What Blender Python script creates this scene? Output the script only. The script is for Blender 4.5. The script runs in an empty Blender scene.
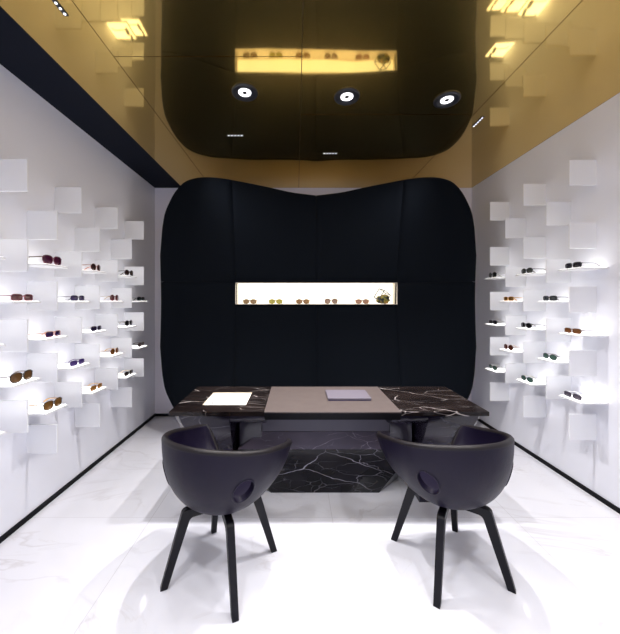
import bpy, bmesh, math, random
from mathutils import Vector, Matrix
random.seed(4)
C = bpy.context.scene.collection
PI = math.pi
EYE = 1.5
CEIL = 2.975
XL, XR, YB, YF = -1.84, 2.29, 4.04, -2.2

# ------------------------------------------------------------------ materials
def mat(name, col=(.8, .8, .8), rough=.5, metal=0.0, emit=None, es=1.0, spec=None, coat=0.0, alpha=1.0, trans=0.0):
    m = bpy.data.materials.new(name); m.use_nodes = True
    b = m.node_tree.nodes['Principled BSDF']
    b.inputs['Base Color'].default_value = (*col, 1)
    b.inputs['Roughness'].default_value = rough
    b.inputs['Metallic'].default_value = metal
    if spec is not None: b.inputs['Specular IOR Level'].default_value = spec
    if coat: b.inputs['Coat Weight'].default_value = coat; b.inputs['Coat Roughness'].default_value = .08
    if trans: b.inputs['Transmission Weight'].default_value = trans
    if alpha < 1: b.inputs['Alpha'].default_value = alpha
    if emit:
        b.inputs['Emission Color'].default_value = (*emit, 1)
        b.inputs['Emission Strength'].default_value = es
    return m

def nt(m): return m.node_tree.nodes, m.node_tree.links, m.node_tree.nodes['Principled BSDF']

def coords(n, l, scale=(1, 1, 1), rot=(0, 0, 0)):
    g = n.new('ShaderNodeNewGeometry'); mp = n.new('ShaderNodeMapping')
    mp.inputs['Scale'].default_value = scale; mp.inputs['Rotation'].default_value = rot
    l.new(g.outputs['Position'], mp.inputs['Vector']); return mp.outputs['Vector']

def vein(n, l, vec, scale, lo, hi, dist=.6, detail=6):
    """thin ridges where a warped noise crosses its middle value"""
    t = n.new('ShaderNodeTexNoise'); t.inputs['Scale'].default_value = scale
    t.inputs['Detail'].default_value = detail; t.inputs['Distortion'].default_value = dist
    t.inputs['Roughness'].default_value = .5
    l.new(vec, t.inputs['Vector'])
    a = n.new('ShaderNodeMath'); a.operation = 'SUBTRACT'; a.inputs[1].default_value = .5
    l.new(t.outputs['Fac'], a.inputs[0])
    b = n.new('ShaderNodeMath'); b.operation = 'ABSOLUTE'; l.new(a.outputs[0], b.inputs[0])
    r = n.new('ShaderNodeMapRange'); r.inputs['From Min'].default_value = lo; r.inputs['From Max'].default_value = hi
    r.inputs['To Min'].default_value = 1; r.inputs['To Max'].default_value = 0
    l.new(b.outputs[0], r.inputs['Value']); return r.outputs['Result']

def patch(n, l, vec, scale, lo, hi):
    t = n.new('ShaderNodeTexNoise'); t.inputs['Scale'].default_value = scale; t.inputs['Detail'].default_value = 2
    l.new(vec, t.inputs['Vector'])
    r = n.new('ShaderNodeMapRange'); r.inputs['From Min'].default_value = lo; r.inputs['From Max'].default_value = hi
    l.new(t.outputs['Fac'], r.inputs['Value']); return r.outputs['Result']

def mul(n, l, a, b):
    m = n.new('ShaderNodeMath'); m.operation = 'MULTIPLY'; m.use_clamp = True
    l.new(a, m.inputs[0])
    if isinstance(b, float): m.inputs[1].default_value = b
    else: l.new(b, m.inputs[1])
    return m.outputs[0]

def mixc(n, l, fac, a, b):
    m = n.new('ShaderNodeMix'); m.data_type = 'RGBA'
    l.new(fac, m.inputs[0])
    for i, v in ((6, a), (7, b)):
        if isinstance(v, tuple): m.inputs[i].default_value = (*v, 1)
        else: l.new(v, m.inputs[i])
    return m.outputs[2]

M = {}
M['wall'] = mat('white_wall_paint', (.80, .81, .87), .55)
M['back_wall'] = mat('grey_wall_paint', (.80, .77, .83), .6)
M['plate'] = mat('white_lacquer', (.80, .81, .83), .35)
M['shelf'] = mat('white_shelf_lacquer', (.84, .84, .85), .4)
M['shelf_light'] = mat('opal_light_sheet', (.9, .9, .9), .5, emit=(1, .985, .97), es=3.0)
M['black'] = mat('black_metal', (.004, .004, .006), .6, spec=.15)
M['black_band'] = mat('blue_black_paint', (.006, .008, .015), .7, spec=.1)
M['lamp_black'] = mat('lamp_black', (.008, .009, .014), .35)
M['lamp'] = mat('lamp_glow', (.9, .9, .9), .5, emit=(1, .97, 1), es=2.6)
M['dots'] = mat('spot_glow', (.9, .9, .9), .5, emit=(.9, .92, 1), es=1.6)
M['niche_light'] = mat('warm_light_sheet', (.9, .88, .8), .5, emit=(1, .95, .84), es=1.2)
M['niche_side'] = mat('cream_lacquer', (.85, .78, .66), .5)
M['tray_light'] = mat('tray_light_sheet', (.9, .9, .85), .5, emit=(1, .97, .88), es=1.1)
M['cream'] = mat('cream_edge', (.75, .66, .52), .5)
M['laptop'] = mat('pale_grey_aluminium', (.14, .125, .155), .45)
M['laptop_dark'] = mat('dark_blue_rim', (.05, .04, .12), .5)

# gold mirror
def gold(name, rough, streak):
    m = mat(name, (.62, .42, .085), rough, 1.0)
    n, l, b = nt(m)
    v = coords(n, l, (1.2, .35, 1))
    t = n.new('ShaderNodeTexNoise'); t.inputs['Scale'].default_value = 1.3; t.inputs['Detail'].default_value = 3
    l.new(v, t.inputs['Vector'])
    c = mixc(n, l, t.outputs['Fac'], (.78, .53, .15), (.84, .62, .22)); l.new(c, b.inputs['Base Color'])
    v2 = coords(n, l, (9, .6, 1))
    t2 = n.new('ShaderNodeTexNoise'); t2.inputs['Scale'].default_value = 1.0; t2.inputs['Detail'].default_value = 2
    l.new(v2, t2.inputs['Vector'])
    r = n.new('ShaderNodeMapRange'); r.inputs['To Min'].default_value = rough; r.inputs['To Max'].default_value = rough + streak
    l.new(t2.outputs['Fac'], r.inputs['Value']); l.new(r.outputs['Result'], b.inputs['Roughness'])
    v3 = coords(n, l, (1, 1, 1))
    t3 = n.new('ShaderNodeTexNoise'); t3.inputs['Scale'].default_value = 2.2; t3.inputs['Detail'].default_value = 1
    l.new(v3, t3.inputs['Vector'])
    bp = n.new('ShaderNodeBump'); bp.inputs['Strength'].default_value = .10; bp.inputs['Distance'].default_value = .02
    l.new(t3.outputs['Fac'], bp.inputs['Height']); l.new(bp.outputs['Normal'], b.inputs['Normal'])
    b2 = n.new('ShaderNodeBsdfPrincipled'); b2.inputs['Metallic'].default_value = 1; b2.inputs['Roughness'].default_value = .28
    l.new(c, b2.inputs['Base Color'])          # faint brushed haze over the polish
    mx = n.new('ShaderNodeMixShader'); mx.inputs[0].default_value = .2
    l.new(b.outputs[0], mx.inputs[1]); l.new(b2.outputs[0], mx.inputs[2])
    l.new(mx.outputs[0], n['Material Output'].inputs['Surface'])
    return m
M['gold'] = gold('gold_mirror', .02, .045)
M['gold_side'] = gold('gold_mirror_side', .04, .03)
M['gold_joint'] = mat('dark_gold_joint', (.05, .03, .008), .5)

# white marble floor with tile joints
m = mat('white_marble_floor', (.8, .8, .8), .16); M['floor'] = m
n, l, b = nt(m)
v = coords(n, l, (1, 1.6, 1), (0, 0, .35))
c = mixc(n, l, patch(n, l, v, .9, .3, .7), (.78, .79, .84), (.68, .685, .74))
f = mul(n, l, vein(n, l, v, .75, 0, .018, 1.4), patch(n, l, v, 1.6, .42, .62))
c = mixc(n, l, mul(n, l, f, .34), c, (.40, .37, .38))
v2 = coords(n, l, (.8, 1.7, 1), (0, 0, -.4))
f2 = mul(n, l, vein(n, l, v2, 1.9, 0, .012, 2.0), patch(n, l, v2, 1.1, .5, .66))
c = mixc(n, l, mul(n, l, f2, .26), c, (.42, .38, .36))
bk = n.new('ShaderNodeTexBrick'); bk.offset = 0; bk.inputs['Scale'].default_value = 1
bk.inputs['Brick Width'].default_value = 1.25; bk.inputs['Row Height'].default_value = 1.25
bk.inputs['Mortar Size'].default_value = .0025; bk.inputs['Mortar Smooth'].default_value = .3
g = n.new('ShaderNodeNewGeometry'); mp = n.new('ShaderNodeMapping'); mp.inputs['Location'].default_value = (1.0, .35, 0)
l.new(g.outputs['Position'], mp.inputs['Vector']); l.new(mp.outputs['Vector'], bk.inputs['Vector'])
c = mixc(n, l, mul(n, l, bk.outputs['Fac'], .5), c, (.45, .44, .46))
l.new(c, b.inputs['Base Color'])

# black marble with white veins
def crack(n, l, vec, scale, hi, warp):
    """straight-ish crossing veins: edges of warped cells"""
    t = n.new('ShaderNodeTexNoise'); t.inputs['Scale'].default_value = scale * .9; t.inputs['Detail'].default_value = 4
    l.new(vec, t.inputs['Vector'])
    sb = n.new('ShaderNodeVectorMath'); sb.operation = 'MULTIPLY_ADD'; sb.inputs[1].default_value = (warp,) * 3
    l.new(t.outputs['Color'], sb.inputs[0]); l.new(vec, sb.inputs[2])
    v = n.new('ShaderNodeTexVoronoi'); v.feature = 'DISTANCE_TO_EDGE'; v.inputs['Scale'].default_value = scale
    l.new(sb.outputs[0], v.inputs['Vector'])
    r = n.new('ShaderNodeMapRange'); r.inputs['From Min'].default_value = 0; r.inputs['From Max'].default_value = hi
    r.inputs['To Min'].default_value = 1; r.inputs['To Max'].default_value = 0
    l.new(v.outputs['Distance'], r.inputs['Value']); return r.outputs['Result']
def marble(name, base, base2, veinc, amt, rough=.12, seed=0.0, fine=1.0):
    m = mat(name, base, rough); n, l, b = nt(m)
    v = coords(n, l, (1, 2.2, 1.6), (.3, .2 + seed, .5 + seed))
    c = mixc(n, l, patch(n, l, v, 3.5, .35, .7), base, base2)
    for sc_, rot, a_, hi, lo_ in ((1.5, (.2, .3, .35 + seed), 1, .010, .45), (3.2, (.5, -.3, -.5 - seed), .55, .014, .48), (6.5, (.2, .8, .3 + seed), .35, .022, .50)):
        v2 = coords(n, l, (.6, 2.2, 1.5), rot)
        f2 = mul(n, l, crack(n, l, v2, sc_ * fine, hi * .8, .35 / sc_ * 1.6), patch(n, l, v2, sc_ * .9, lo_, lo_ + .14))
        c = mixc(n, l, mul(n, l, f2, amt * a_), c, veinc)
    l.new(c, b.inputs['Base Color']); b.inputs['Specular IOR Level'].default_value = .3; return m
M['marble_top'] = marble('black_marble_top', (.007, .005, .005), (.020, .014, .013), (.62, .56, .54), 1.0, .16)
M['marble_base'] = marble('black_marble_base', (.011, .0095, .019), (.026, .022, .038), (.50, .48, .56), .5, .14, .7)  # same marble as the top, violet cast of the light put into its colour

M['marble_base'].node_tree.nodes['Principled BSDF'].inputs['Specular IOR Level'].default_value = .42
M['marble_shaded'] = marble('black_marble_polished', (.004, .004, .006), (.010, .009, .013), (.50, .48, .56), .7, .12, .9, 1.5)  # darker copy of the marble, shade of the undercut put into its colour
M['marble_shaded'].node_tree.nodes['Principled BSDF'].inputs['Specular IOR Level'].default_value = .2
M['marble_lit'] = marble('honed_marble', (.045, .038, .057), (.070, .058, .083), (.50, .48, .56), .8, .34, .7, 1.5)  # lighter copy of the marble, light on the sloping facet put into its colour
def leather(name, col, rough, bump):
    m = mat(name, col, rough); n, l, b = nt(m)
    tc = n.new('ShaderNodeTexCoord')
    t = n.new('ShaderNodeTexVoronoi'); t.inputs['Scale'].default_value = 260
    l.new(tc.outputs['Object'], t.inputs['Vector'])
    t2 = n.new('ShaderNodeTexNoise'); t2.inputs['Scale'].default_value = 9; t2.inputs['Detail'].default_value = 4
    l.new(tc.outputs['Object'], t2.inputs['Vector'])
    a = n.new('ShaderNodeMath'); a.operation = 'MULTIPLY_ADD'; a.inputs[1].default_value = .12
    l.new(t.outputs['Distance'], a.inputs[0]); l.new(t2.outputs['Fac'], a.inputs[2])
    bp = n.new('ShaderNodeBump'); bp.inputs['Strength'].default_value = bump; bp.inputs['Distance'].default_value = .01
    l.new(a.outputs[0], bp.inputs['Height']); l.new(bp.outputs['Normal'], b.inputs['Normal'])
    r = n.new('ShaderNodeMapRange'); r.inputs['To Min'].default_value = rough - .08; r.inputs['To Max'].default_value = rough + .12
    l.new(t2.outputs['Fac'], r.inputs['Value']); l.new(r.outputs['Result'], b.inputs['Roughness'])
    return m
M['leather'] = leather('black_leather', (.0045, .0026, .0125), .42, .25); M['leather'].node_tree.nodes['Principled BSDF'].inputs['Specular IOR Level'].default_value = .20
M['piping'] = leather('black_leather_edge', (.005, .0032, .0045), .45, .1); M['piping'].node_tree.nodes['Principled BSDF'].inputs['Specular IOR Level'].default_value = .3
M['taupe'] = leather('taupe_leather', (.088, .068, .063), .5, .05)
M['apron'] = leather('grey_violet_leather', (.050, .046, .068), .5, .08)
M['wood'] = mat('black_stained_ash', (.010, .010, .014), .45, spec=.2)
n, l, b = nt(M['wood'])
tc = n.new('ShaderNodeTexCoord'); mp = n.new('ShaderNodeMapping'); mp.inputs['Scale'].default_value = (60, 60, 4)
l.new(tc.outputs['Object'], mp.inputs['Vector'])
t = n.new('ShaderNodeTexNoise'); t.inputs['Scale'].default_value = 1.5; l.new(mp.outputs['Vector'], t.inputs['Vector'])
l.new(mixc(n, l, t.outputs['Fac'], (.0025, .0025, .0045), (.006, .0055, .009)), b.inputs['Base Color'])
# dark upholstery of the feature panel
M['panel'] = mat('blue_black_suede', (.0022, .0036, .0062), .85, spec=.08)
n, l, b = nt(M['panel'])
v = coords(n, l, (1, 1, 1))
t = n.new('ShaderNodeTexNoise'); t.inputs['Scale'].default_value = 120; t.inputs['Detail'].default_value = 3; l.new(v, t.inputs['Vector'])
bp = n.new('ShaderNodeBump'); bp.inputs['Strength'].default_value = .15; bp.inputs['Distance'].default_value = .003
l.new(t.outputs['Fac'], bp.inputs['Height']); l.new(bp.outputs['Normal'], b.inputs['Normal'])

# ------------------------------------------------------------------ helpers
def obj(name, bm, m, parent=None, smooth=False, sharp=35):
    me = bpy.data.meshes.new(name)
    bmesh.ops.recalc_face_normals(bm, faces=bm.faces)
    bm.to_mesh(me); bm.free()
    o = bpy.data.objects.new(name, me); C.objects.link(o)
    if m is not None: me.materials.append(M[m] if isinstance(m, str) else m)
    if parent is not None: o.parent = parent
    if smooth:
        me.polygons.foreach_set('use_smooth', [True] * len(me.polygons))
        me.set_sharp_from_angle(angle=math.radians(sharp))
    return o

def thing(name, label, cat, loc=(0, 0, 0), rz=0, group=None):
    o = bpy.data.objects.new(name, None); C.objects.link(o); o.empty_display_size = .05
    o.location = loc; o.rotation_euler = (0, 0, rz)
    o['label'] = label; o['category'] = cat
    if group: o['group'] = group
    return o

def tag(o, label, cat, group=None):
    o['label'] = label; o['category'] = cat
    if group: o['group'] = group
    return o

def struct(name, bm, m):
    o = obj(name, bm, m); o['kind'] = 'structure'; return o

def box(bm, x0, x1, y0, y1, z0, z1, bev=0, seg=2):
    r = bmesh.ops.create_cube(bm, size=1)
    vs = r['verts']
    for v in vs:
        v.co = Vector(((x0 + x1) / 2 + v.co.x * (x1 - x0), (y0 + y1) / 2 + v.co.y * (y1 - y0), (z0 + z1) / 2 + v.co.z * (z1 - z0)))
    if bev:
        es = list({e for v in vs for e in v.link_edges})
        bmesh.ops.bevel(bm, geom=es, offset=bev, segments=seg, affect='EDGES', profile=.6)
    return bm

def bx(*a, **k): return box(bmesh.new(), *a, **k)

def prism(bm, pts, axis_vec):
    """closed polygon of 3D points swept by axis_vec"""
    a = [bm.verts.new(p) for p in pts]; b = [bm.verts.new(Vector(p) + Vector(axis_vec)) for p in pts]
    bm.faces.new(a); bm.faces.new(b[::-1])
    for i in range(len(a)): bm.faces.new((a[i], b[i], b[(i + 1) % len(a)], a[(i + 1) % len(a)]))
    return bm

def tube(bm, pts, r, n=8, closed=False):
    pts = [Vector(p) for p in pts]; N = len(pts); rings = []
    up = None
    for i, p in enumerate(pts):
        a = pts[(i - 1) % N] if (closed or i > 0) else p
        c = pts[(i + 1) % N] if (closed or i < N - 1) else p
        t = (c - a).normalized()
        if up is None: up = t.orthogonal().normalized()
        up = (up - t * up.dot(t)); up = up.normalized() if up.length > 1e-6 else t.orthogonal().normalized()
        s = t.cross(up)
        rr = r[i] if isinstance(r, (list, tuple)) else r
        rings.append([bm.verts.new(p + (up * math.cos(2 * PI * k / n) + s * math.sin(2 * PI * k / n)) * rr) for k in range(n)])
    for i in range(N if closed else N - 1):
        A, B = rings[i], rings[(i + 1) % N]
        off = 0
        if closed and i == N - 1:
            off = min(range(n), key=lambda q: (A[0].co - B[q].co).length)
        for k in range(n):
            bm.faces.new((A[k], A[(k + 1) % n], B[(k + 1 + off) % n], B[(k + off) % n]))
    if not closed:
        bm.faces.new(rings[0][::-1]); bm.faces.new(rings[-1])
    return bm

def lathe(bm, prof, n=40):
    rings = []
    for r, z in prof:
        if r < 1e-6: rings.append([bm.verts.new((0, 0, z))])
        else: rings.append([bm.verts.new((r * math.cos(2 * PI * k / n), r * math.sin(2 * PI * k / n), z)) for k in range(n)])
    for A, B in zip(rings, rings[1:]):
        for k in range(n):
            q = (k + 1) % n
            if len(A) == 1 and len(B) == 1: continue
            if len(A) == 1: bm.faces.new((A[0], B[k], B[q]))
            elif len(B) == 1: bm.faces.new((A[k], A[q], B[0]))
            else: bm.faces.new((A[k], A[q], B[q], B[k]))
    return bm

def sm(x): x = max(0, min(1, x)); return x * x * (3 - 2 * x)
def interp(tab, x):
    if x <= tab[0][0]: return tab[0][1]
    for (a, va), (b, vb) in zip(tab, tab[1:]):
        if x <= b: return va + (vb - va) * (x - a) / (b - a)
    return tab[-1][1]
def catmull(tab, x):
    n = len(tab)
    if x <= tab[0][0]: return tab[0][1]
    if x >= tab[-1][0]: return tab[-1][1]
    for i in range(n - 1):
        if x <= tab[i + 1][0]:
            x0, y0 = tab[i]; x1, y1 = tab[i + 1]; h = x1 - x0; t = (x - x0) / h
            m0 = (tab[i + 1][1] - tab[i - 1][1]) / (tab[i + 1][0] - tab[i - 1][0]) if i > 0 else (y1 - y0) / h
            m1 = (tab[i + 2][1] - tab[i][1]) / (tab[i + 2][0] - tab[i][0]) if i < n - 2 else (y1 - y0) / h
            return ((2*t**3 - 3*t**2 + 1) * y0 + (t**3 - 2*t**2 + t) * h * m0 + (-2*t**3 + 3*t**2) * y1 + (t**3 - t**2) * h * m1)

# ------------------------------------------------------------------ room
struct('floor', bx(XL - .1, XR + .1, YF - .1, YB + .1, -.1, 0), 'floor')
struct('wall_left', bx(XL - .1, XL, YF, YB, 0, CEIL), 'wall')
struct('wall_right', bx(XR, XR + .1, YF, YB, 0, CEIL), 'wall')
struct('wall_back', bx(XL - .1, XR + .1, YB, YB + .1, 0, CEIL), 'back_wall')
bm = bmesh.new()   # shopfront behind the camera: piers and a header round a wide opening
box(bm, XL - .1, XL + .25, YF - .1, YF, 0, CEIL); box(bm, XR - .25, XR + .1, YF - .1, YF, 0, CEIL)
box(bm, XL + .25, XR - .25, YF - .1, YF, 2.6, CEIL)
struct('wall_front', bm, 'wall')
struct('baseboard_left', bx(XL, XL + .012, YF, YB, 0, .034), 'black')
struct('baseboard_right', bx(XR - .012, XR, YF, YB, 0, .034), 'black')
struct('baseboard_back', bx(XL + .012, XR - .012, YB - .012, YB, 0, .034), 'black')

# ceiling: black band on the left, gold mirror strips with fine joints
ce = bpy.data.objects.new('ceiling', None); C.objects.link(ce); ce['kind'] = 'structure'
obj('ceiling_slab', bx(XL - .1, XR + .1, YF - .1, YB + .1, CEIL + .014, CEIL + .12), 'black_band', ce)
obj('black_border', bx(XL, -1.482, YF, YB, CEIL - .001, CEIL + .014), 'black_band', ce)
G = .0022
yc = [YF, .25, 1.87, 2.46 + .6, YB]
def gp(x0, x1, y0, y1, m): obj('mirror_panel', bx(x0 + G, x1 - G, y0 + G, y1 - G, CEIL, CEIL + .013), m, ce)
for y0, y1 in ((YF, .3), (.3, YB)):
    gp(-1.48, -1.10, y0, y1, 'gold_side'); gp(1.405, XR, y0, y1, 'gold_side')
for y0, y1 in ((YF, .3), (.3, 1.87), (1.87, YB)): gp(-1.10, .035, y0, y1, 'gold')
for y0, y1 in ((YF, .3), (.3, 1.30), (1.30, 2.45), (2.45, YB)): gp(.035, 1.405, y0, y1, 'gold')
obj('panel_joint', bx(-1.48, XR, YF, YB, CEIL + .012, CEIL + .0135), 'gold_joint', ce)

# ------------------------------------------------------------------ downlights
def downlight(x, y, label, tilt=0):
    t = thing('ceiling_downlight', label, 'ceiling light', (x, y, CEIL), 0, 'round downlights in the gold ceiling')
    obj('trim_ring', lathe(bmesh.new(), [(.091, 0), (.091, -.006), (.087, -.011), (.078, -.013), (.062, -.010), (.047, -.005), (.044, -.002), (.044, 0)]), 'lamp_black', t, True, 50)
    d = obj('lamp_disc', lathe(bmesh.new(), [(.015, -.004), (.044, -.004), (.044, -.001), (0, -.001)]), 'lamp', t)
    obj('centre_cap', lathe(bmesh.new(), [(0, -.008), (.013, -.0075), (.0165, -.005), (.0165, -.001)]), 'lamp_black', t, True, 50)
    return t
DL = [(-.362, 2.19), (.367, 2.235), (1.105, 2.27)]
for (x, y), lb in zip(DL, ('round black-rimmed downlight nearest the left wall', 'middle round black-rimmed downlight above the desk centre',
                           'round black-rimmed downlight nearest the right wall')):
    downlight(x, y, lb)

def mini(x, y, L, rz, label):
    t = thing('linear_spotlight', label, 'ceiling light', (x, y, CEIL), rz, 'slim five-dot spotlights in the ceiling')
    obj('housing', bx(-L/2, L/2, -.011, .011, -.004, 0), 'lamp_black', t)
    for k in range(5):
        xx = -L/2 + L * (k + .5) / 5
        b_ = bmesh.new(); bmesh.ops.create_cone(b_, cap_ends=True, segments=12, radius1=.0062, radius2=.0062, depth=.003, matrix=Matrix.Translation((xx, 0, -.005)))
        obj('light_dot', b_, 'dots', t)
mini(-.54, 2.755, .145, 0, 'slim row of tiny white spots in ceiling, left of the desk centre')
mini(.34, 3.09, .145, 0, 'slim row of tiny white spots in ceiling, farthest back near the panel')
mini(1.497, 2.55, .145, PI/2, 'slim row of tiny white spots pointing front to back, on the right')
mini(-1.185, 1.53, .145, PI/2, 'slim row of tiny white spots pointing front to back, at far left')

# ------------------------------------------------------------------ side wall display plates and shelves
COLZ = [1.650, 1.891, 2.125, 2.368, 2.586, 2.847, 3.090, 3.333]   # col -1, 0 .. 6
A = .2
ORD = ['top', 'second', 'third', 'fourth', 'fifth']
COLN = {6: 'column nearest the back wall', 5: 'second column from the back wall', 4: 'third column from the back wall', 3: 'fourth column from the back wall',
        2: 'fifth column from the back wall', 1: 'sixth column from the back wall', 0: 'seventh column from the back wall', -1: 'column nearest the camera'}
def plate(side, y, zc, label):
    bm = bmesh.new(); box(bm, -.003, .205, -.006, .006, -.0985, .0985, .0015, 1)
    o = obj('display_plate', bm, 'plate')
    if side == 'left': o.location = (XL, y, EYE + zc)
    else: o.location = (XR, y, EYE + zc); o.rotation_euler = (0, 0, PI)
    tag(o, label, 'display plate', 'white square plates on the ' + side + ' wall')
def shelf(side, y, z, label):
    t = thing('display_shelf', label, 'shelf', (XL if side == 'left' else XR, y, EYE + z), 0 if side == 'left' else PI, 'lit square shelves on the ' + side + ' wall')
    obj('shelf_board', bx(-.003, .205, -.098, .098, -.013, -.002, bev=.0012, seg=1), 'shelf', t)
    obj('light_panel', bx(.004, .196, -.090, .090, -.002, 0), 'shelf_light', t)
LEFT = {-1: ([], [.247, -.24, -.732]), 0: ([.767, .28, -.21, -.705], [0, -.49]),
        1: ([.52, .035, -.457, -.945], [.247, -.247, -.737]), 2: ([.77, .28, -.22, -.715], [0, -.49]),
        3: ([.512, .03, -.457, -.953], [.25, -.25, -.74]), 4: ([.76, .277, -.22, -.715], [0, -.49]),
        5: ([.517, .03, -.465, -.96], [.25, -.25, -.74]), 6: ([.76, .27, -.22, -.715], [0, -.49])}
RIGHT = {2: ([.98, .50, .012, -.475, -.962], [.25, -.25, -.745]), 3: ([.728, .25, -.24, -.72], [0, -.49]),
         4: ([.976, .49, .005, -.47, -.97], [.25, -.25, -.74]), 5: ([.725, .24, -.24, -.72], [0, -.49]),
         6: ([.965, .482, 0, -.485, -.975], [.25, -.25, -.74])}
for side, tab in (('left', LEFT), ('right', RIGHT)):
    for c, (pl, sh) in tab.items():
        y = COLZ[c + 1]
        for i, z in enumerate(pl):
            pos = 'lowest' if i == len(pl) - 1 else ORD[i]
            plate(side, y, z, 'white square plate on %s wall, %s plate in the %s' % (side, pos, COLN[c]))
        for i, z in enumerate(sh):
            pos = 'lower' if (len(sh) == 2 and i) else 'upper' if len(sh) == 2 else ('top', 'middle', 'bottom')[i]
            shelf(side, y, z, 'glowing white shelf on %s wall, %s shelf in the %s' % (side, pos, COLN[c]))

# ------------------------------------------------------------------ eyewear
def loop_pts(style, cx, n=22):
    w, h = {'round': (.0265, .0245), 'oval': (.029, .021), 'rect': (.0285, .0175), 'big': (.031, .026), 'aviator': (.029, .025)}[style]
    p = {'round': 2.0, 'oval': 2.2, 'rect': 3.6, 'big': 2.6, 'aviator': 2.3}[style]
    pts = []
    for k in range(n):
        a = 2 * PI * k / n; ca, sa = math.cos(a), math.sin(a)
        x = w * math.copysign(abs(ca) ** (2 / p), ca); z = h * math.copysign(abs(sa) ** (2 / p), sa)
        if style == 'aviator' and sa < 0: x = x * (1 - .18 * abs(sa)) + (.004 * -sa) * (1 if cx > 0 else -1)
        if style == 'big': x *= 1 + .08 * sa
        pts.append((x + cx, 0, z))
    return pts, w, h
EM = {}
def em(kind, col, **k):
    key = (kind, col)
    if key not in EM: EM[key] = mat(kind + '_%d' % len(EM), col, **k)
    return EM[key]
def glasses(style, frame, lens, loc, rz, label, group, folded=False, thick=.0018, temple=None, name='sunglasses', cat='sunglasses', scale=1.0):
    """front faces local -Y, temples run to +Y, resting on z=0"""
    fm = em('frame', frame, rough=.3, metal=.0); lm = em('lens', lens, rough=.08, spec=.6)
    tm = em('frame', temple or frame, rough=.3)
    t = thing(name, label, cat, loc, rz, group)
    pts, w, h = loop_pts(style, .0345 if style != 'big' else .036)
    cx = .0345 if style != 'big' else .036
    zc = h + thick + .0004
    wrap = lambda x, y, z: (x * scale, (y + x * x * 1.6) * scale, (z + zc) * scale)
    bm = bmesh.new()
    for s in (1, -1): tube(bm, [wrap(p[0] * s, p[1], p[2]) for p in pts], thick * scale, 6, True)
    tube(bm, [wrap(x, -.001, h * .35 + .004 * (1 - (x / .009) ** 2)) for x in (-.0095, -.005, 0, .005, .0095)], thick * 1.1 * scale, 6)
    for s in (1, -1): tube(bm, [wrap(s * (cx + w - .001), 0, h * .45), wrap(s * (cx + w + .006), .002, h * .5)], thick * 1.3 * scale, 6)
    obj('frame_front', bm, fm, t, True, 60)
    for s in (1, -1):
        bm = bmesh.new()
        P = [wrap(p[0] * s, p[1], p[2]) for p in pts]
        cc = Vector(wrap(s * cx, -.0028, 0))
        r0 = [bm.verts.new(p) for p in P]; r1 = [bm.verts.new(cc.lerp(Vector(p), .5) + Vector((0, -.0007, 0))) for p in P]; c0 = bm.verts.new(cc)
        k2 = [bm.verts.new(Vector(p) + Vector((0, .0014, 0))) for p in P]
        for i in range(len(P)):
            q = (i + 1) % len(P)
            bm.faces.new((r0[i], r0[q], r1[q], r1[i])); bm.faces.new((r1[i], r1[q], c0)); bm.faces.new((r0[i], k2[i], k2[q], r0[q]))
        bm.faces.new(k2)
        obj('lens', bm, lm, t, True, 60)
    for s in (1, -1):
        hx = s * (cx + w + .006); hz = h * .5
        x0, y0, z0 = wrap(hx, .002, hz)
        if folded:
            y1 = y0 + (.006 if s > 0 else .011) * scale
            P = [(x0, y0, z0), (x0 * .97, y1, z0), (x0 * .3, y1 + .003, z0 - .002), (-x0 * .5, y1 + .003, z0 - .006), (-x0 * .9, y1, .003)]
        else:
            P = [(x0, y0, z0), (x0 * 1.0, y0 + .03, z0), (x0 * .98, y0 + .085, z0 - .002), (x0 * .96, y0 + .103, z0 - .008), (x0 * .95, y0 + .128, max(.0022, z0 - .026))]
        obj('temple', tube(bmesh.new(), P, [thick * 1.25 * scale] * 3 + [thick * 1.5 * scale] * 2, 6), tm, t, True, 60)
    return t

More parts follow.
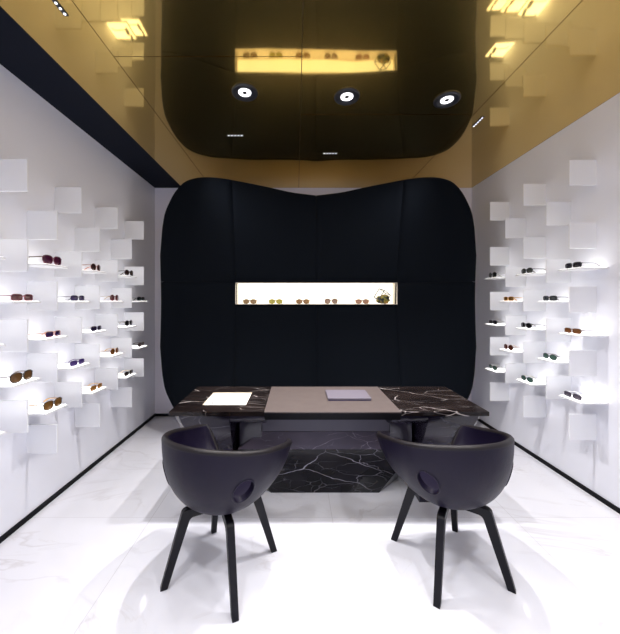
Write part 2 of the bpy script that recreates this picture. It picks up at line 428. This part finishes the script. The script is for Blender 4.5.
K = (.006, .006, .007); BR = (.045, .014, .006); TORT = (.16, .055, .012); WINE = (.10, .012, .028); GOLD = (.45, .24, .06)
DK = (.010, .009, .012); DBR = (.03, .012, .012); AMB = (.22, .10, .02); VIO = (.04, .018, .06); GRN = (.07, .13, .10); PLUM = (.055, .010, .03)
S = [('left', 1, .247, 'big', WINE, PLUM, 'pair of large round plum sunglasses with wine frame', BR),
     ('left', 0, 0, 'rect', (.18, .02, .04), (.09, .04, .045), 'pair of wide sunglasses with smoky lenses and thin red frame', None),
     ('left', 0, -.49, 'big', K, (.10, .05, .02), 'pair of large dark-framed sunglasses with brown gradient lenses', (.12, .09, .08)),
     ('left', -1, 0, None, None, None, None, None),
     ('left', 1, -.247, 'rect', (.5, .22, .16), (.025, .010, .05), 'pair of squarish purple-lens sunglasses with rose frame', (.55, .28, .2)),
     ('left', 1, -.737, 'big', (.02, .008, .004), (.13, .06, .015), 'pair of large brown-black sunglasses with gold temples', GOLD),
     ('left', 2, 0, 'rect', (.03, .03, .05), (.04, .03, .08), 'pair of thin grey-blue square sunglasses', (.03, .03, .04)),
     ('left', 2, -.49, 'rect', (.03, .012, .10), (.05, .03, .12), 'pair of square violet-framed sunglasses', None),
     ('left', 3, .25, 'round', (.14, .03, .012), DBR, 'pair of round dark brown sunglasses with copper temples', (.4, .12, .05)),
     ('left', 3, -.25, 'rect', (.02, .012, .05), (.012, .008, .03), 'pair of small square blue-black rimless sunglasses', (.55, .55, .58)),
     ('left', 3, -.74, 'rect', (.30, .12, .02), (.20, .09, .02), 'pair of square amber tortoiseshell sunglasses', GOLD),
     ('left', 4, 0, 'round', (.16, .03, .03), (.09, .03, .035), 'pair of round reddish-brown sunglasses with tan temples', (.35, .26, .18)),
     ('left', 4, -.49, 'round', (.25, .09, .02), (.12, .045, .01), 'pair of oval amber-brown sunglasses', GOLD),
     ('left', 5, .25, 'round', K, DBR, 'pair of round black sunglasses with black temples', None),
     ('left', 5, -.25, 'round', K, DK, 'pair of small black pilot-shaped sunglasses', (.35, .33, .33)),
     ('left', 5, -.74, 'rect', K, (.02, .012, .01), 'pair of small black square sunglasses', (.5, .4, .3)),
     ('left', 6, 0, 'rect', K, (.01, .014, .013), 'pair of squarish black-green sunglasses', None),
     ('left', 6, -.49, 'rect', K, DBR, 'pair of small dark maroon-black sunglasses', None),
     ('right', 2, .25, 'rect', K, (.02, .018, .025), 'pair of wide black sunglasses with thin pale temples', (.3, .3, .32)),
     ('right', 2, -.25, 'rect', (.08, .03, .012), (.12, .045, .015), 'pair of tortoiseshell-brown sunglasses with dark hooked temples', (.03, .02, .02)),
     ('right', 2, -.745, 'rect', (.02, .012, .03), (.07, .06, .08), 'pair of dark plum sunglasses with grey gradient lenses', (.6, .6, .62)),
     ('right', 3, 0, 'rect', K, (.03, .035, .04), 'pair of charcoal sunglasses with long wire temples', (.05, .05, .06)),
     ('right', 3, -.49, 'oval', (.012, .02, .018), (.05, .09, .075), 'pair of dark oval sunglasses with grey-green lenses', (.05, .04, .04)),
     ('right', 4, .25, 'oval', K, (.05, .055, .05), 'pair of thick black oval sunglasses with thin temples', (.06, .06, .06)),
     ('right', 4, -.25, 'oval', K, DK, 'pair of solid black sunglasses with grey temples', (.25, .25, .26)),
     ('right', 4, -.74, 'oval', (.01, .015, .02), (.04, .08, .07), 'pair of dark sunglasses with green and violet gradient lenses', (.4, .4, .3)),
     ('right', 5, 0, 'rect', (.42, .20, .01), (.10, .045, .01), 'pair of thick amber-yellow square sunglasses', None),
     ('right', 5, -.49, 'round', (.09, .025, .01), (.06, .016, .008), 'pair of rounded chestnut-brown sunglasses', (.5, .38, .3)),
     ('right', 6, .25, 'round', K, (.012, .014, .014), 'pair of round black sunglasses', (.35, .35, .35)),
     ('right', 6, -.25, 'rect', K, DK, 'pair of square black sunglasses', (.3, .3, .3)),
     ('right', 6, -.74, 'oval', K, (.05, .09, .07), 'pair of black sunglasses with green gradient lenses', (.4, .4, .4))]
def seat_label(lb, side, pos, c):
    where = {6: 'nearest back wall', 5: 'second column from back', 4: 'third column from back', 3: 'fourth column from back',
             2: 'fifth column from back', 1: 'sixth column from back', 0: 'seventh column from back'}[c]
    full = '%s, %s wall, %s shelf, %s' % (lb, side, pos, where)
    return full if len(full.split()) <= 16 else '%s, %s wall, %s' % (lb, side, where)
for side, c, z, st, fr, ln, lb, tp in S:
    if st is None: continue
    x = XL + .178 if side == 'left' else XR - .178
    sh = sorted(([a for a in (LEFT if side == 'left' else RIGHT)[c][1]]), reverse=True); i = sh.index(z)
    pos = 'lower' if (len(sh) == 2 and i) else 'upper' if len(sh) == 2 else ('top', 'middle', 'bottom')[i]
    cn = COLN[c].replace('column', 'shelf column')
    glasses(st, fr, ln, (x, COLZ[c + 1] + random.uniform(-.006, .006), EYE + z), (PI / 2 if side == 'left' else -PI / 2) + random.uniform(-.08, .08),
            seat_label(lb.replace('pair of ', ''), side, pos, c), 'sunglasses on the %s wall shelves' % side,
            thick=.0026 if fr in (K, (.42, .20, .01)) or st == 'big' else .0018, temple=tp, scale=1.1)

# ------------------------------------------------------------------ curved black feature panel
PX, PW = .242, 1.726
TOP = [(0, 1.262), (.3, 1.275), (.57, 1.31), (.97, 1.348), (1.22, 1.352), (1.40, 1.305), (1.50, 1.225), (1.60, 1.07), (1.68, .86), (PW, .50)]
NH0, NH1, NW = -.036, .214, .96
def ph(d): return catmull(TOP, abs(d))
def py(d, h):
    d = abs(d); v = min(1.05, abs(h) / 1.35); ss = sm((d - .9) / .75)
    if d > .9: ss = max(ss, 0)
    return 3.70 - (.27 * v ** 1.5 * min(d, 1.0) * (1 - .6 * ss) + .30 * ss)
def pt(d, h, push=0): return Vector((PX + d, py(d, h) + push, EYE + h))
def section(d0, d1, hb, ht, parent):
    def params(n, L):
        e = [0, .004, .012, .028]
        mid = [e[-1] + (L - 2 * e[-1]) * k / n for k in range(1, n)]
        return e + mid + [L - a for a in e[::-1]]
    w = abs(d1 - d0); us = params(18, w)
    if max(abs(d0), abs(d1)) > 1.6:
        us = sorted(set(us + [w * (1 - (1 - k / 16) ** 2.2) for k in range(1, 16)]))
    if d1 < d0: us = [-u for u in us]
    hmax = 1.4; vsn = params(16, 1.0)
    bm = bmesh.new(); F = []; Bk = []
    for u in us:
        d = d0 + u; b_, t_ = hb(d), ht(d); rf, rb = [], []
        for v in vsn:
            h = b_ + (t_ - b_) * v
            e = min(abs(u), w - abs(u), v * (t_ - b_), (1 - v) * (t_ - b_))
            push = .008 * (1 - sm(e / .028)) if e < .028 else 0
            rf.append(bm.verts.new(pt(d, h, push))); rb.append(bm.verts.new(pt(d, h, .055)))
        F.append(rf); Bk.append(rb)
    n, k = len(us), len(vsn)
    for i in range(n - 1):
        for j in range(k - 1):
            bm.faces.new((F[i][j], F[i + 1][j], F[i + 1][j + 1], F[i][j + 1]))
            bm.faces.new((Bk[i][j], Bk[i][j + 1], Bk[i + 1][j + 1], Bk[i + 1][j]))
    for i in range(n - 1):
        for j in (0, k - 1): bm.faces.new((F[i][j], F[i + 1][j], Bk[i + 1][j], Bk[i][j]))
    for j in range(k - 1):
        for i in (0, n - 1): bm.faces.new((F[i][j], F[i][j + 1], Bk[i][j + 1], Bk[i][j]))
    return obj('padded_section', bm, 'panel', parent, True, 60)
fp = thing('feature_panel', 'huge curved black padded panel with wavy rounded outline in front of the back wall', 'wall panel', (0, 0, 0))
g_ = .0018; SE = .212
top = lambda d: ph(d); bot = lambda d: -ph(d)
for s in (1, -1):
    section(s * (NW + g_), s * PW, lambda d: SE + g_, top, fp)
    section(s * (NW + g_), s * PW, bot, lambda d: SE - g_, fp)
    section(s * g_, s * (NW - g_), lambda d: NH1 + .004, top, fp)
    section(s * g_, s * (NW - g_), bot, lambda d: NH0 - .004, fp)
# backing shell closes the seams, with the niche left open
bm = bmesh.new()
def shellgrid(d0, d1, hb, ht, n=24, k=14):
    G0 = [[None] * (k + 1) for _ in range(n + 1)]
    for i in range(n + 1):
        d = d0 + (d1 - d0) * i / n
        for j in range(k + 1):
            h = hb(d) + (ht(d) - hb(d)) * j / k
            G0[i][j] = (bm.verts.new(pt(d, h, .020)), bm.verts.new(pt(d, h, .075)))
    for i in range(n):
        for j in range(k):
            for q in (0, 1): bm.faces.new([G0[i][j][q], G0[i + 1][j][q], G0[i + 1][j + 1][q], G0[i][j + 1][q]])
    for i in range(n):
        for j in (0, k): bm.faces.new([G0[i][j][0], G0[i + 1][j][0], G0[i + 1][j][1], G0[i][j][1]])
    for j in range(k):
        for i in (0, n): bm.faces.new([G0[i][j][0], G0[i][j + 1][0], G0[i][j + 1][1], G0[i][j][1]])
shellgrid(-1.70, -NW, lambda d: -ph(d) + .012, lambda d: ph(d) - .012)
shellgrid(NW, 1.70, lambda d: -ph(d) + .012, lambda d: ph(d) - .012)
shellgrid(-NW, NW, lambda d: NH1 + .004, lambda d: ph(d) - .012)
shellgrid(-NW, NW, lambda d: -ph(d) + .012, lambda d: NH0 - .004)
obj('backing_shell', bm, 'black', fp)
# niche box
y0, y1 = 3.688, 3.845
X0, X1 = PX - NW, PX + NW; Z0, Z1 = EYE + NH0, EYE + NH1
ni = obj('niche_lining', box(box(box(box(bmesh.new(), X0, X1, y0, y1, Z0 - .003, Z0), X0, X1, y0, y1, Z1, Z1 + .003), X0 - .003, X0, y0, y1, Z0 - .003, Z1 + .003),
                                 X1, X1 + .003, y0, y1, Z0 - .003, Z1 + .003), 'niche_side', fp)
obj('light_panel', bx(X0 - .003, X1 + .003, y1, y1 + .01, Z0 - .003, Z1 + .003), 'niche_light', ni)
obj('mounting_box', bx(X0 - .02, X1 + .02, y1 + .012, YB, Z0 - .1, Z1 + .1), 'black', fp)

# eyewear and paperweight in the niche
NG = [(249.8, 'oval', (.20, .13, .05), (.30, .19, .08), 'pair of tan-gold sunglasses in lit niche, leftmost'),
      (275.6, 'oval', (.34, .30, .05), (.45, .40, .06), 'pair of pale yellow sunglasses in lit niche, second from left'),
      (302.8, 'oval', (.22, .12, .04), (.32, .17, .05), 'pair of golden-brown sunglasses in lit niche, third from left'),
      (331.2, 'round', (.24, .16, .10), (.33, .22, .15), 'pair of beige-rose sunglasses in lit niche, fourth from left'),
      (362.3, 'oval', (.28, .15, .08), (.40, .21, .12), 'pair of peach-brown sunglasses in lit niche, beside the clear cube')]
for px, st, fr, ln, lb in NG:
    yy = 3.735
    glasses(st, fr, ln, ((px - 296) / 310 * yy, yy, Z0), 0, lb, 'sunglasses in the lit niche', folded=True, scale=1.25, thick=.0026)
t = thing('glass_cube', 'small clear tilted wire-edged cube with a green and brown lump in the lit niche', 'ornament', (1.045, 3.755, Z0), 0)
M['wire'] = mat('thin_grey_edge', (.05, .055, .05), .3)
R_ = Matrix.Rotation(.55, 3, 'Y') @ Matrix.Rotation(.5, 3, 'Z'); hs = .062
cs = {}
for a in (-1, 1):
    for b_ in (-1, 1):
        for c_ in (-1, 1): cs[(a, b_, c_)] = R_ @ Vector((a * hs, b_ * hs * .75, c_ * hs))
mz = min(v.z for v in cs.values())
bm = bmesh.new()
for k1, v1 in cs.items():
    for k2, v2 in cs.items():
        if k1 < k2 and sum(p != q for p, q in zip(k1, k2)) == 1:
            tube(bm, [v1 + Vector((0, 0, -mz + .001)), v2 + Vector((0, 0, -mz + .001))], .0048, 5)
obj('wire_frame', bm, 'wire', t)
m = mat('mottled_stone', (.05, .03, .01), .4); n, l, b = nt(m)
tc = n.new('ShaderNodeTexCoord'); tn = n.new('ShaderNodeTexNoise'); tn.inputs['Scale'].default_value = 22
l.new(tc.outputs['Object'], tn.inputs['Vector']); cr = n.new('ShaderNodeValToRGB')
cr.color_ramp.elements[0].position = .47; cr.color_ramp.elements[0].color = (.012, .010, .006, 1)
cr.color_ramp.elements[1].position = .62; cr.color_ramp.elements[1].color = (.38, .20, .02, 1)
e = cr.color_ramp.elements.new(.52); e.color = (.22, .24, .02, 1)
l.new(tn.outputs['Fac'], cr.inputs['Fac']); l.new(cr.outputs['Color'], b.inputs['Base Color'])
bm = bmesh.new(); bmesh.ops.create_icosphere(bm, subdivisions=3, radius=1)
rnd = random.Random(3)
for v in bm.verts:
    f = 1 + .16 * math.sin(5 * v.co.x + 2) * math.sin(4 * v.co.y) + .12 * math.sin(7 * v.co.z + v.co.x * 3)
    v.co = Vector((v.co.x * .082 * f, v.co.y * .045 * f, max(-.048, v.co.z * .056 * f) + .052))
o = obj('stone', bm, m, t, True, 40); o['label'] = 'green and brown mottled lump'; o.location.x = .01

# ------------------------------------------------------------------ desk
DX0, DX1, DY0, DY1, DZ = -.872, 1.326, 2.125, 2.755, .74
desk = thing('desk', 'black marble desk with taupe leather centre and faceted base between two chairs', 'desk', (0, 0, 0))
def slab(x0, x1, hole=None):
    bm = bmesh.new()
    if not hole: box(bm, x0, x1, DY0, DY1, DZ - .03, DZ, .003, 2)
    else:
        hx0, hx1, hy0, hy1 = hole
        xs = [x0, hx0, hx1, x1]; ys = [DY0, hy0, hy1, DY1]
        V = {}
        for zi, z in enumerate((DZ - .03, DZ)):
            for i, x in enumerate(xs):
                for j, y in enumerate(ys): V[i, j, zi] = bm.verts.new((x, y, z))
        for zi in (0, 1):
            for i in range(3):
                for j in range(3):
                    if (i, j) != (1, 1): bm.faces.new((V[i, j, zi], V[i + 1, j, zi], V[i + 1, j + 1, zi], V[i, j + 1, zi]))
        for i in range(3):
            for j in (0, 3): bm.faces.new((V[i, j, 0], V[i + 1, j, 0], V[i + 1, j, 1], V[i, j, 1]))
            for j2 in (0, 3): bm.faces.new((V[j2, i, 0], V[j2, i + 1, 0], V[j2, i + 1, 1], V[j2, i, 1]))
        for a, b_ in (((1, 1), (2, 1)), ((2, 1), (2, 2)), ((2, 2), (1, 2)), ((1, 2), (1, 1))):
            bm.faces.new((V[a[0], a[1], 0], V[b_[0], b_[1], 0], V[b_[0], b_[1], 1], V[a[0], a[1], 1]))
    return bm
LB = (-.686, -.366, 2.268, 2.577)
o = obj('marble_top', slab(DX0, -.218, LB), 'marble_top', desk)
tr = obj('display_tray', box(box(box(box(bmesh.new(), LB[0], LB[1], LB[3] - .004, LB[3], DZ - .03, DZ - .001), LB[0], LB[1], LB[2], LB[2] + .004, DZ - .03, DZ - .001),
         LB[0], LB[0] + .004, LB[2], LB[3], DZ - .03, DZ - .001), LB[1] - .004, LB[1], LB[2], LB[3], DZ - .03, DZ - .001), 'cream', desk)
tr['label'] = 'lit recessed tray with cream sides'
obj('light_panel', bx(LB[0] + .004, LB[1] - .004, LB[2] + .004, LB[3] - .004, DZ - .030, DZ - .018), 'tray_light', tr)
obj('tray_pin', bx(-.631, -.625, 2.33, 2.336, DZ - .018, DZ + .02), 'laptop_dark', tr)
obj('marble_top', slab(.724, DX1), 'marble_top', desk)
obj('leather_top', bx(-.2175, .7235, DY0, DY1, DZ - .009, DZ - .0005, bev=.002), 'taupe', desk)
obj('centre_slab', bx(-.2175, .7235, DY0 + .002, DY1 - .002, DZ - .0302, DZ - .0092), 'black', desk)
obj('under_frame', bx(-.218, .724, DY0 + .02, DY1 - .03, DZ - .062, DZ - .0305), 'black', desk)
obj('slot_dark_sheet', bx(-.70, 1.17, 2.662, 2.68, 0, .6775), 'black', desk)  # black sheet added behind the legs so the slots between them read dark
# apron between the pedestals
obj('drawer_front', bx(-.26, .745, 2.376, 2.40, .502, .6845, bev=.003), 'apron', desk)
# flared marble pedestals under both ends (mirror about x=.2365)
MX = (DX0 + DX1) / 2
def mir(x, s): return x if s < 0 else 2 * MX - x
def loft(bm, secs, cap=True):
    R = [[bm.verts.new(p) for p in s_] for s_ in secs]
    n_ = len(R[0])
    for A_, B_ in zip(R, R[1:]):
        for i in range(n_): bm.faces.new((A_[i], A_[(i + 1) % n_], B_[(i + 1) % n_], B_[i]))
    bm.faces.new(R[0]); bm.faces.new(R[-1][::-1]); return bm
for s in (-1, 1):
    secs = []
    for k in range(17):                              # top 0 .. floor 1
        q = k / 16
        z = .7095 * (1 - q) ** 1.25
        w = (1 - q) ** 1.0
        fl = max(0, 1 - ((.7095 - z) / .34) ** 1.25)       # flare near the slab
        xo = -.74 - .125 * fl; xi = -.465 + .235 * fl * .0
        yf = 2.31 - .165 * fl; yb = 2.66 + .075 * fl; ch = .05
        P = [(xo + ch, yf, z), (xi, yf, z), (xi, yb, z), (xo + ch, yb, z), (xo, yb - ch, z), (xo, yf + ch, z)]
        secs.append([(mir(x, s), y, zz) for x, y, zz in P])
    obj('pedestal', loft(bmesh.new(), secs), 'marble_base', desk, True, 30)
    # curved marble bracket under the top
    secs = []
    for k in range(13):
        q = k / 12; z = .7095 - .10 * math.sin(q * PI / 2)
        ins = .16 * (1 - math.cos(q * PI / 2))
        secs.append([(mir(x, s), y, z) for x, y in ((-.462, 2.150 + ins), (-.215, 2.150 + ins), (-.215, 2.60), (-.462, 2.60))])
    obj('bracket', loft(bmesh.new(), secs), 'marble_base', desk, True, 30)
    obj('inner_block', box(bmesh.new(), *sorted((mir(-.43, s), mir(-.262, s))), 2.36, 2.62, .30, .612, .004), 'marble_base', desk)
# faceted central base: mirror halves in one block
def oct_(xw, yf, yb, cx_, z):
    return [(MX - xw + cx_, yf, z), (MX + xw - cx_, yf, z), (MX + xw, yf + cx_, z), (MX + xw, yb, z), (MX - xw, yb, z), (MX - xw, yf + cx_, z)]
bm = bmesh.new()
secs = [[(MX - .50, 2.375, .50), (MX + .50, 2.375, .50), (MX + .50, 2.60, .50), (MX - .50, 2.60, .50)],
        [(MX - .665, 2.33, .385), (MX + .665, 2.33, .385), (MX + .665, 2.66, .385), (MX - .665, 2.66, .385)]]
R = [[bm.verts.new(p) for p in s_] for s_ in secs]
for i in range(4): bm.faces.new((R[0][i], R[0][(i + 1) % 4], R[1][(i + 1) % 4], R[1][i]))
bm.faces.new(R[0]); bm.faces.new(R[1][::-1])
obj('upper_facet', bm, 'marble_lit', desk)['label'] = 'sloping upper facet of the base, coloured lighter as if lit'
bm = bmesh.new(); R[1] = [bm.verts.new(p) for p in secs[1]]; bm.faces.new(R[1])
for v_ in R[1]: v_.co.z -= .0006
# lower faces: undercut front and chamfered lower corners
bf = [bm.verts.new(p) for p in ((MX - .422, 2.425, 0), (MX + .422, 2.425, 0))]
bl, br = bm.verts.new((MX - .63, 2.62, 0)), bm.verts.new((MX + .63, 2.62, 0))
bbl, bbr = bm.verts.new((MX - .63, 2.66, 0)), bm.verts.new((MX + .63, 2.66, 0))
T = R[1]
bm.faces.new((T[0], T[1], bf[1], bf[0]))
bm.faces.new((T[1], br, bf[1])); bm.faces.new((T[0], bf[0], bl))
bm.faces.new((T[1], T[2], bbr, br)); bm.faces.new((T[0], bl, bbl, T[3])); bm.faces.new((T[3], bbl, bbr, T[2]))
bm.faces.new((bf[0], bf[1], br, bbr, bbl, bl))
obj('faceted_base', bm, 'marble_shaded', desk)

lp = thing('laptop', 'closed pale grey laptop lying on the taupe desk top', 'laptop', (.41, 2.475, DZ + .0003), 0)
obj('lid', bx(-.165, .165, -.115, .115, .007, .019, bev=.003), 'laptop', lp)
obj('base', bx(-.163, .163, -.113, .113, 0, .007, bev=.001, seg=1), 'laptop_dark', lp)

# ------------------------------------------------------------------ tub chairs
ZB = .372
RT = [(0, .262), (30, .285), (40, .325), (50, .385), (60, .375), (75, .350), (90, .338), (120, .322), (150, .306), (180, .300)]
def Rr(p): return catmull(RT, p)
def Hr(p):
    f = .455 + .015 * sm(p / 38)
    if p <= 36: return f
    up = .660 + .130 * math.sin(PI / 2 * max(0, (p - 54) / 126)) ** .95
    if p >= 54: return up
    return f + (.660 - f) * sm((p - 36) / 16)
def surf(p, t):
    """outer shell, p signed degrees from forward, t 0 bottom centre .. 1 rim"""
    a = abs(p); R, H = Rr(a), Hr(a) - ZB
    ang = t * PI / 2
    back = sm((a - 40) / 110)
    er = .96 - .24 * back
    if a < 50: er = .85 + .11 * (a / 50)
    r = R * math.sin(ang) ** er * (1 + .035 * back * math.sin(PI * t) ** 2)
    z = ZB + H * (1 - math.cos(ang) ** (1.0)) ** (1.0)
    r *= 1 + .045 * math.exp(-((a - 50) / 14) ** 2) * t ** 10
    th = math.radians(90 - p)
    return Vector((r * math.cos(th), r * math.sin(th), z))
def surf_at_z(p, z):
    lo, hi = 0, 1
    for _ in range(30):
        mid = (lo + hi) / 2
        if surf(p, mid).z < z: lo = mid
        else: hi = mid
    return surf(p, lo)
def make_chair(label, loc, rz):
    t = thing('tub_chair', label, 'chair', loc, rz, 'black leather tub chairs')
    ps = [-180 + 4 * k for k in range(90)]
    ts = [.12 + .88 * (k / 26) for k in range(27)]
    bm = bmesh.new(); cen = bm.verts.new((0, 0, ZB)); G_ = []
    for p in ps: G_.append([bm.verts.new(surf(p, q)) for q in ts])
    N = len(ps)
    for i in range(N):
        j = (i + 1) % N
        bm.faces.new((cen, G_[j][0], G_[i][0]))
        for k in range(len(ts) - 1): bm.faces.new((G_[i][k], G_[j][k], G_[j][k + 1], G_[i][k + 1]))
    bmesh.ops.recalc_face_normals(bm, faces=bm.faces)
    me = bpy.data.meshes.new('tmp'); bm.to_mesh(me); bm.free()
    o = bpy.data.objects.new('tmp', me); C.objects.link(o)
    md = o.modifiers.new('s', 'SOLIDIFY'); md.thickness = .034; md.offset = -1; md.use_even_offset = False
    cut = []
    rings = []
    for sgn in (1, -1):
        P = []
        for k in range(28):
            a = 2 * PI * k / 28
            u, v = .050 * math.cos(a), .062 * math.sin(a)
            tl = math.radians(24); u, v = u * math.cos(tl) - v * math.sin(tl) * -1, -u * math.sin(tl) * 1 + v * math.cos(tl)
            # +u towards the front (smaller angle)
            P.append(surf_at_z(sgn * (126.5 - math.degrees(u / .29)), .582 + v))
        rings.append(P)
        ax = Vector((math.sin(math.radians(sgn * 126.5)), math.cos(math.radians(sgn * 126.5)), -.12)).normalized()
        bm = bmesh.new(); a_ = [bm.verts.new(p - ax * .10) for p in P]; b_ = [bm.verts.new(p + ax * .06) for p in P]
        bm.faces.new(a_); bm.faces.new(b_[::-1])
        for i in range(len(P)): bm.faces.new((a_[i], b_[i], b_[(i + 1) % len(P)], a_[(i + 1) % len(P)]))
        bmesh.ops.recalc_face_normals(bm, faces=bm.faces)
        cm = bpy.data.meshes.new('c'); bm.to_mesh(cm); bm.free(); co = bpy.data.objects.new('c', cm); C.objects.link(co); cut.append(co)
        bo = o.modifiers.new('b', 'BOOLEAN'); bo.operation = 'DIFFERENCE'; bo.object = co; bo.solver = 'EXACT'
    bpy.context.view_layer.update()
    dg = bpy.context.evaluated_depsgraph_get()
    me2 = bpy.data.meshes.new_from_object(o.evaluated_get(dg)); me2.name = 'seat_shell'
    for q in cut + [o]: bpy.data.objects.remove(q)
    sh = bpy.data.objects.new('seat_shell', me2); C.objects.link(sh); sh.parent = t
    me2.materials.clear(); me2.materials.append(M['leather'])
    me2.polygons.foreach_set('use_smooth', [True] * len(me2.polygons)); me2.set_sharp_from_angle(angle=math.radians(50))
    # rolled rim: sits on the wall of the shell
    rim = []
    for p in [-180 + 3 * k for k in range(120)]:
        q = surf(p, 1); d = Vector((q.x, q.y, 0)).normalized()
        rim.append(q - d * .0165)
    bm = bmesh.new(); tube(bm, rim, .0172, 10, True)
    obj('rim', bm, 'piping', t, True, 80)
    for P in rings:
        obj('hole_edge', tube(bmesh.new(), P, .0045, 8, True), 'leather', sh, True, 80)
    # seat cushion
    bm = bmesh.new(); rows = []
    for f, z in ((.90, .405), (.985, .425), (.99, .452), (.96, .468), (.85, .476), (.6, .478), (.3, .477)):
        row = []
        for p in ps:
            q = surf_at_z(p, min(z, Hr(abs(p)) - .012)) ; d = Vector((q.x, q.y, 0)); L = max(.02, d.length - .034)
            row.append(bm.verts.new(d.normalized() * min(L, .262) * f + Vector((0, 0, z))))
        rows.append(row)
    for A_, B_ in zip(rows, rows[1:]):
        for i in range(N): bm.faces.new((A_[i], A_[(i + 1) % N], B_[(i + 1) % N], B_[i]))
    bm.faces.new(rows[0]); bm.faces.new(rows[-1][::-1])
    obj('seat_cushion', bm, 'leather', t, True, 60)
    # four splayed legs joined under the seat
    for ang in (45, 135, 225, 315):
        a = math.radians(ang); er = Vector((math.cos(a), math.sin(a), 0)); et = Vector((-math.sin(a), math.cos(a), 0))
        prof = [(.004, .388), (.192, .388), (.206, .384), (.216, .374), (.322, 0), (.286, 0), (.180, .330), (.172, .341), (.160, .346), (.004, .346)]
        wd = lambda z: .016 + .003 * (z / .388)
        bm = bmesh.new(); L_, R2 = [], []
        for r, z in prof:
            L_.append(bm.verts.new(er * r + et * wd(z) + Vector((0, 0, z)))); R2.append(bm.verts.new(er * r - et * wd(z) + Vector((0, 0, z))))
        bm.faces.new(L_); bm.faces.new(R2[::-1])
        for i in range(len(prof)): bm.faces.new((L_[i], L_[(i + 1) % len(prof)], R2[(i + 1) % len(prof)], R2[i]))
        bmesh.ops.bevel(bm, geom=list(bm.edges), offset=.002, segments=1, affect='EDGES')
        obj('leg', bm, 'wood', t)
    return t
make_chair('black leather tub chair left of centre, its back turned, facing the desk', (-.412, 1.741, 0), math.radians(-21))
make_chair('black leather tub chair right of centre, its back turned, facing the desk', (.869, 1.779, 0), math.radians(10.4))

# ------------------------------------------------------------------ lights
def light(kind, loc, power, col=(1, 1, 1), rot=(0, 0, 0), **k):
    L = bpy.data.lights.new(kind.lower() + '_light', kind); L.energy = power; L.color = col
    for a, b_ in k.items(): setattr(L, a, b_)
    o = bpy.data.objects.new(kind.lower() + '_light', L); C.objects.link(o); o.location = loc; o.rotation_euler = rot
    return o
for x, y in DL: light('SPOT', (x, y, CEIL - .03), 130, (1, .97, .98), spot_size=math.radians(88), spot_blend=.7, shadow_soft_size=.025)
# added unseen downlights nearer the shopfront, to lighten the front floor
for x, y in ((-.6, .45), (1.1, .45), (.25, -.6)): light('SPOT', (x, y, CEIL - .03), 78, (.98, .97, 1), spot_size=math.radians(105), spot_blend=.8, shadow_soft_size=.04)
# spots added without fixtures to brighten the side walls, suggested by the slim spotlights
for y in (3.0, 1.9, .7, -.5):
    light('SPOT', (-1.0, y + .2, CEIL - .04), 68, (.97, .96, 1), (0, math.radians(-38), 0), spot_size=math.radians(110), spot_blend=1, shadow_soft_size=.12)
    light('SPOT', (1.45, y + .2, CEIL - .04), 68, (.97, .96, 1), (0, math.radians(38), 0), spot_size=math.radians(110), spot_blend=1, shadow_soft_size=.12)
# daylight through the shopfront
light('AREA', (.225, YF + .01, 1.3), 36, (.74, .76, 1), (math.radians(90), 0, 0), shape='RECTANGLE', size=3.5, size_y=2.5)

w = bpy.data.worlds.new('world'); bpy.context.scene.world = w; w.use_nodes = True
w.node_tree.nodes['Background'].inputs['Color'].default_value = (.75, .78, .9, 1)
w.node_tree.nodes['Background'].inputs['Strength'].default_value = .12

# ------------------------------------------------------------------ camera
cd = bpy.data.cameras.new('camera'); cam = bpy.data.objects.new('camera', cd); C.objects.link(cam)
cam.location = (0, 0, EYE); cam.rotation_euler = (PI / 2, 0, 0)
cd.sensor_fit = 'HORIZONTAL'; cd.sensor_width = 36; cd.lens = 18.0
cd.shift_x = 14 / 620; cd.shift_y = -16 / 620; cd.clip_start = .05
sc = bpy.context.scene; sc.camera = cam
vs = sc.view_settings; vs.view_transform = 'Standard'; vs.look = 'None'; vs.gamma = 1; vs.use_curve_mapping = False; vs.exposure = .1
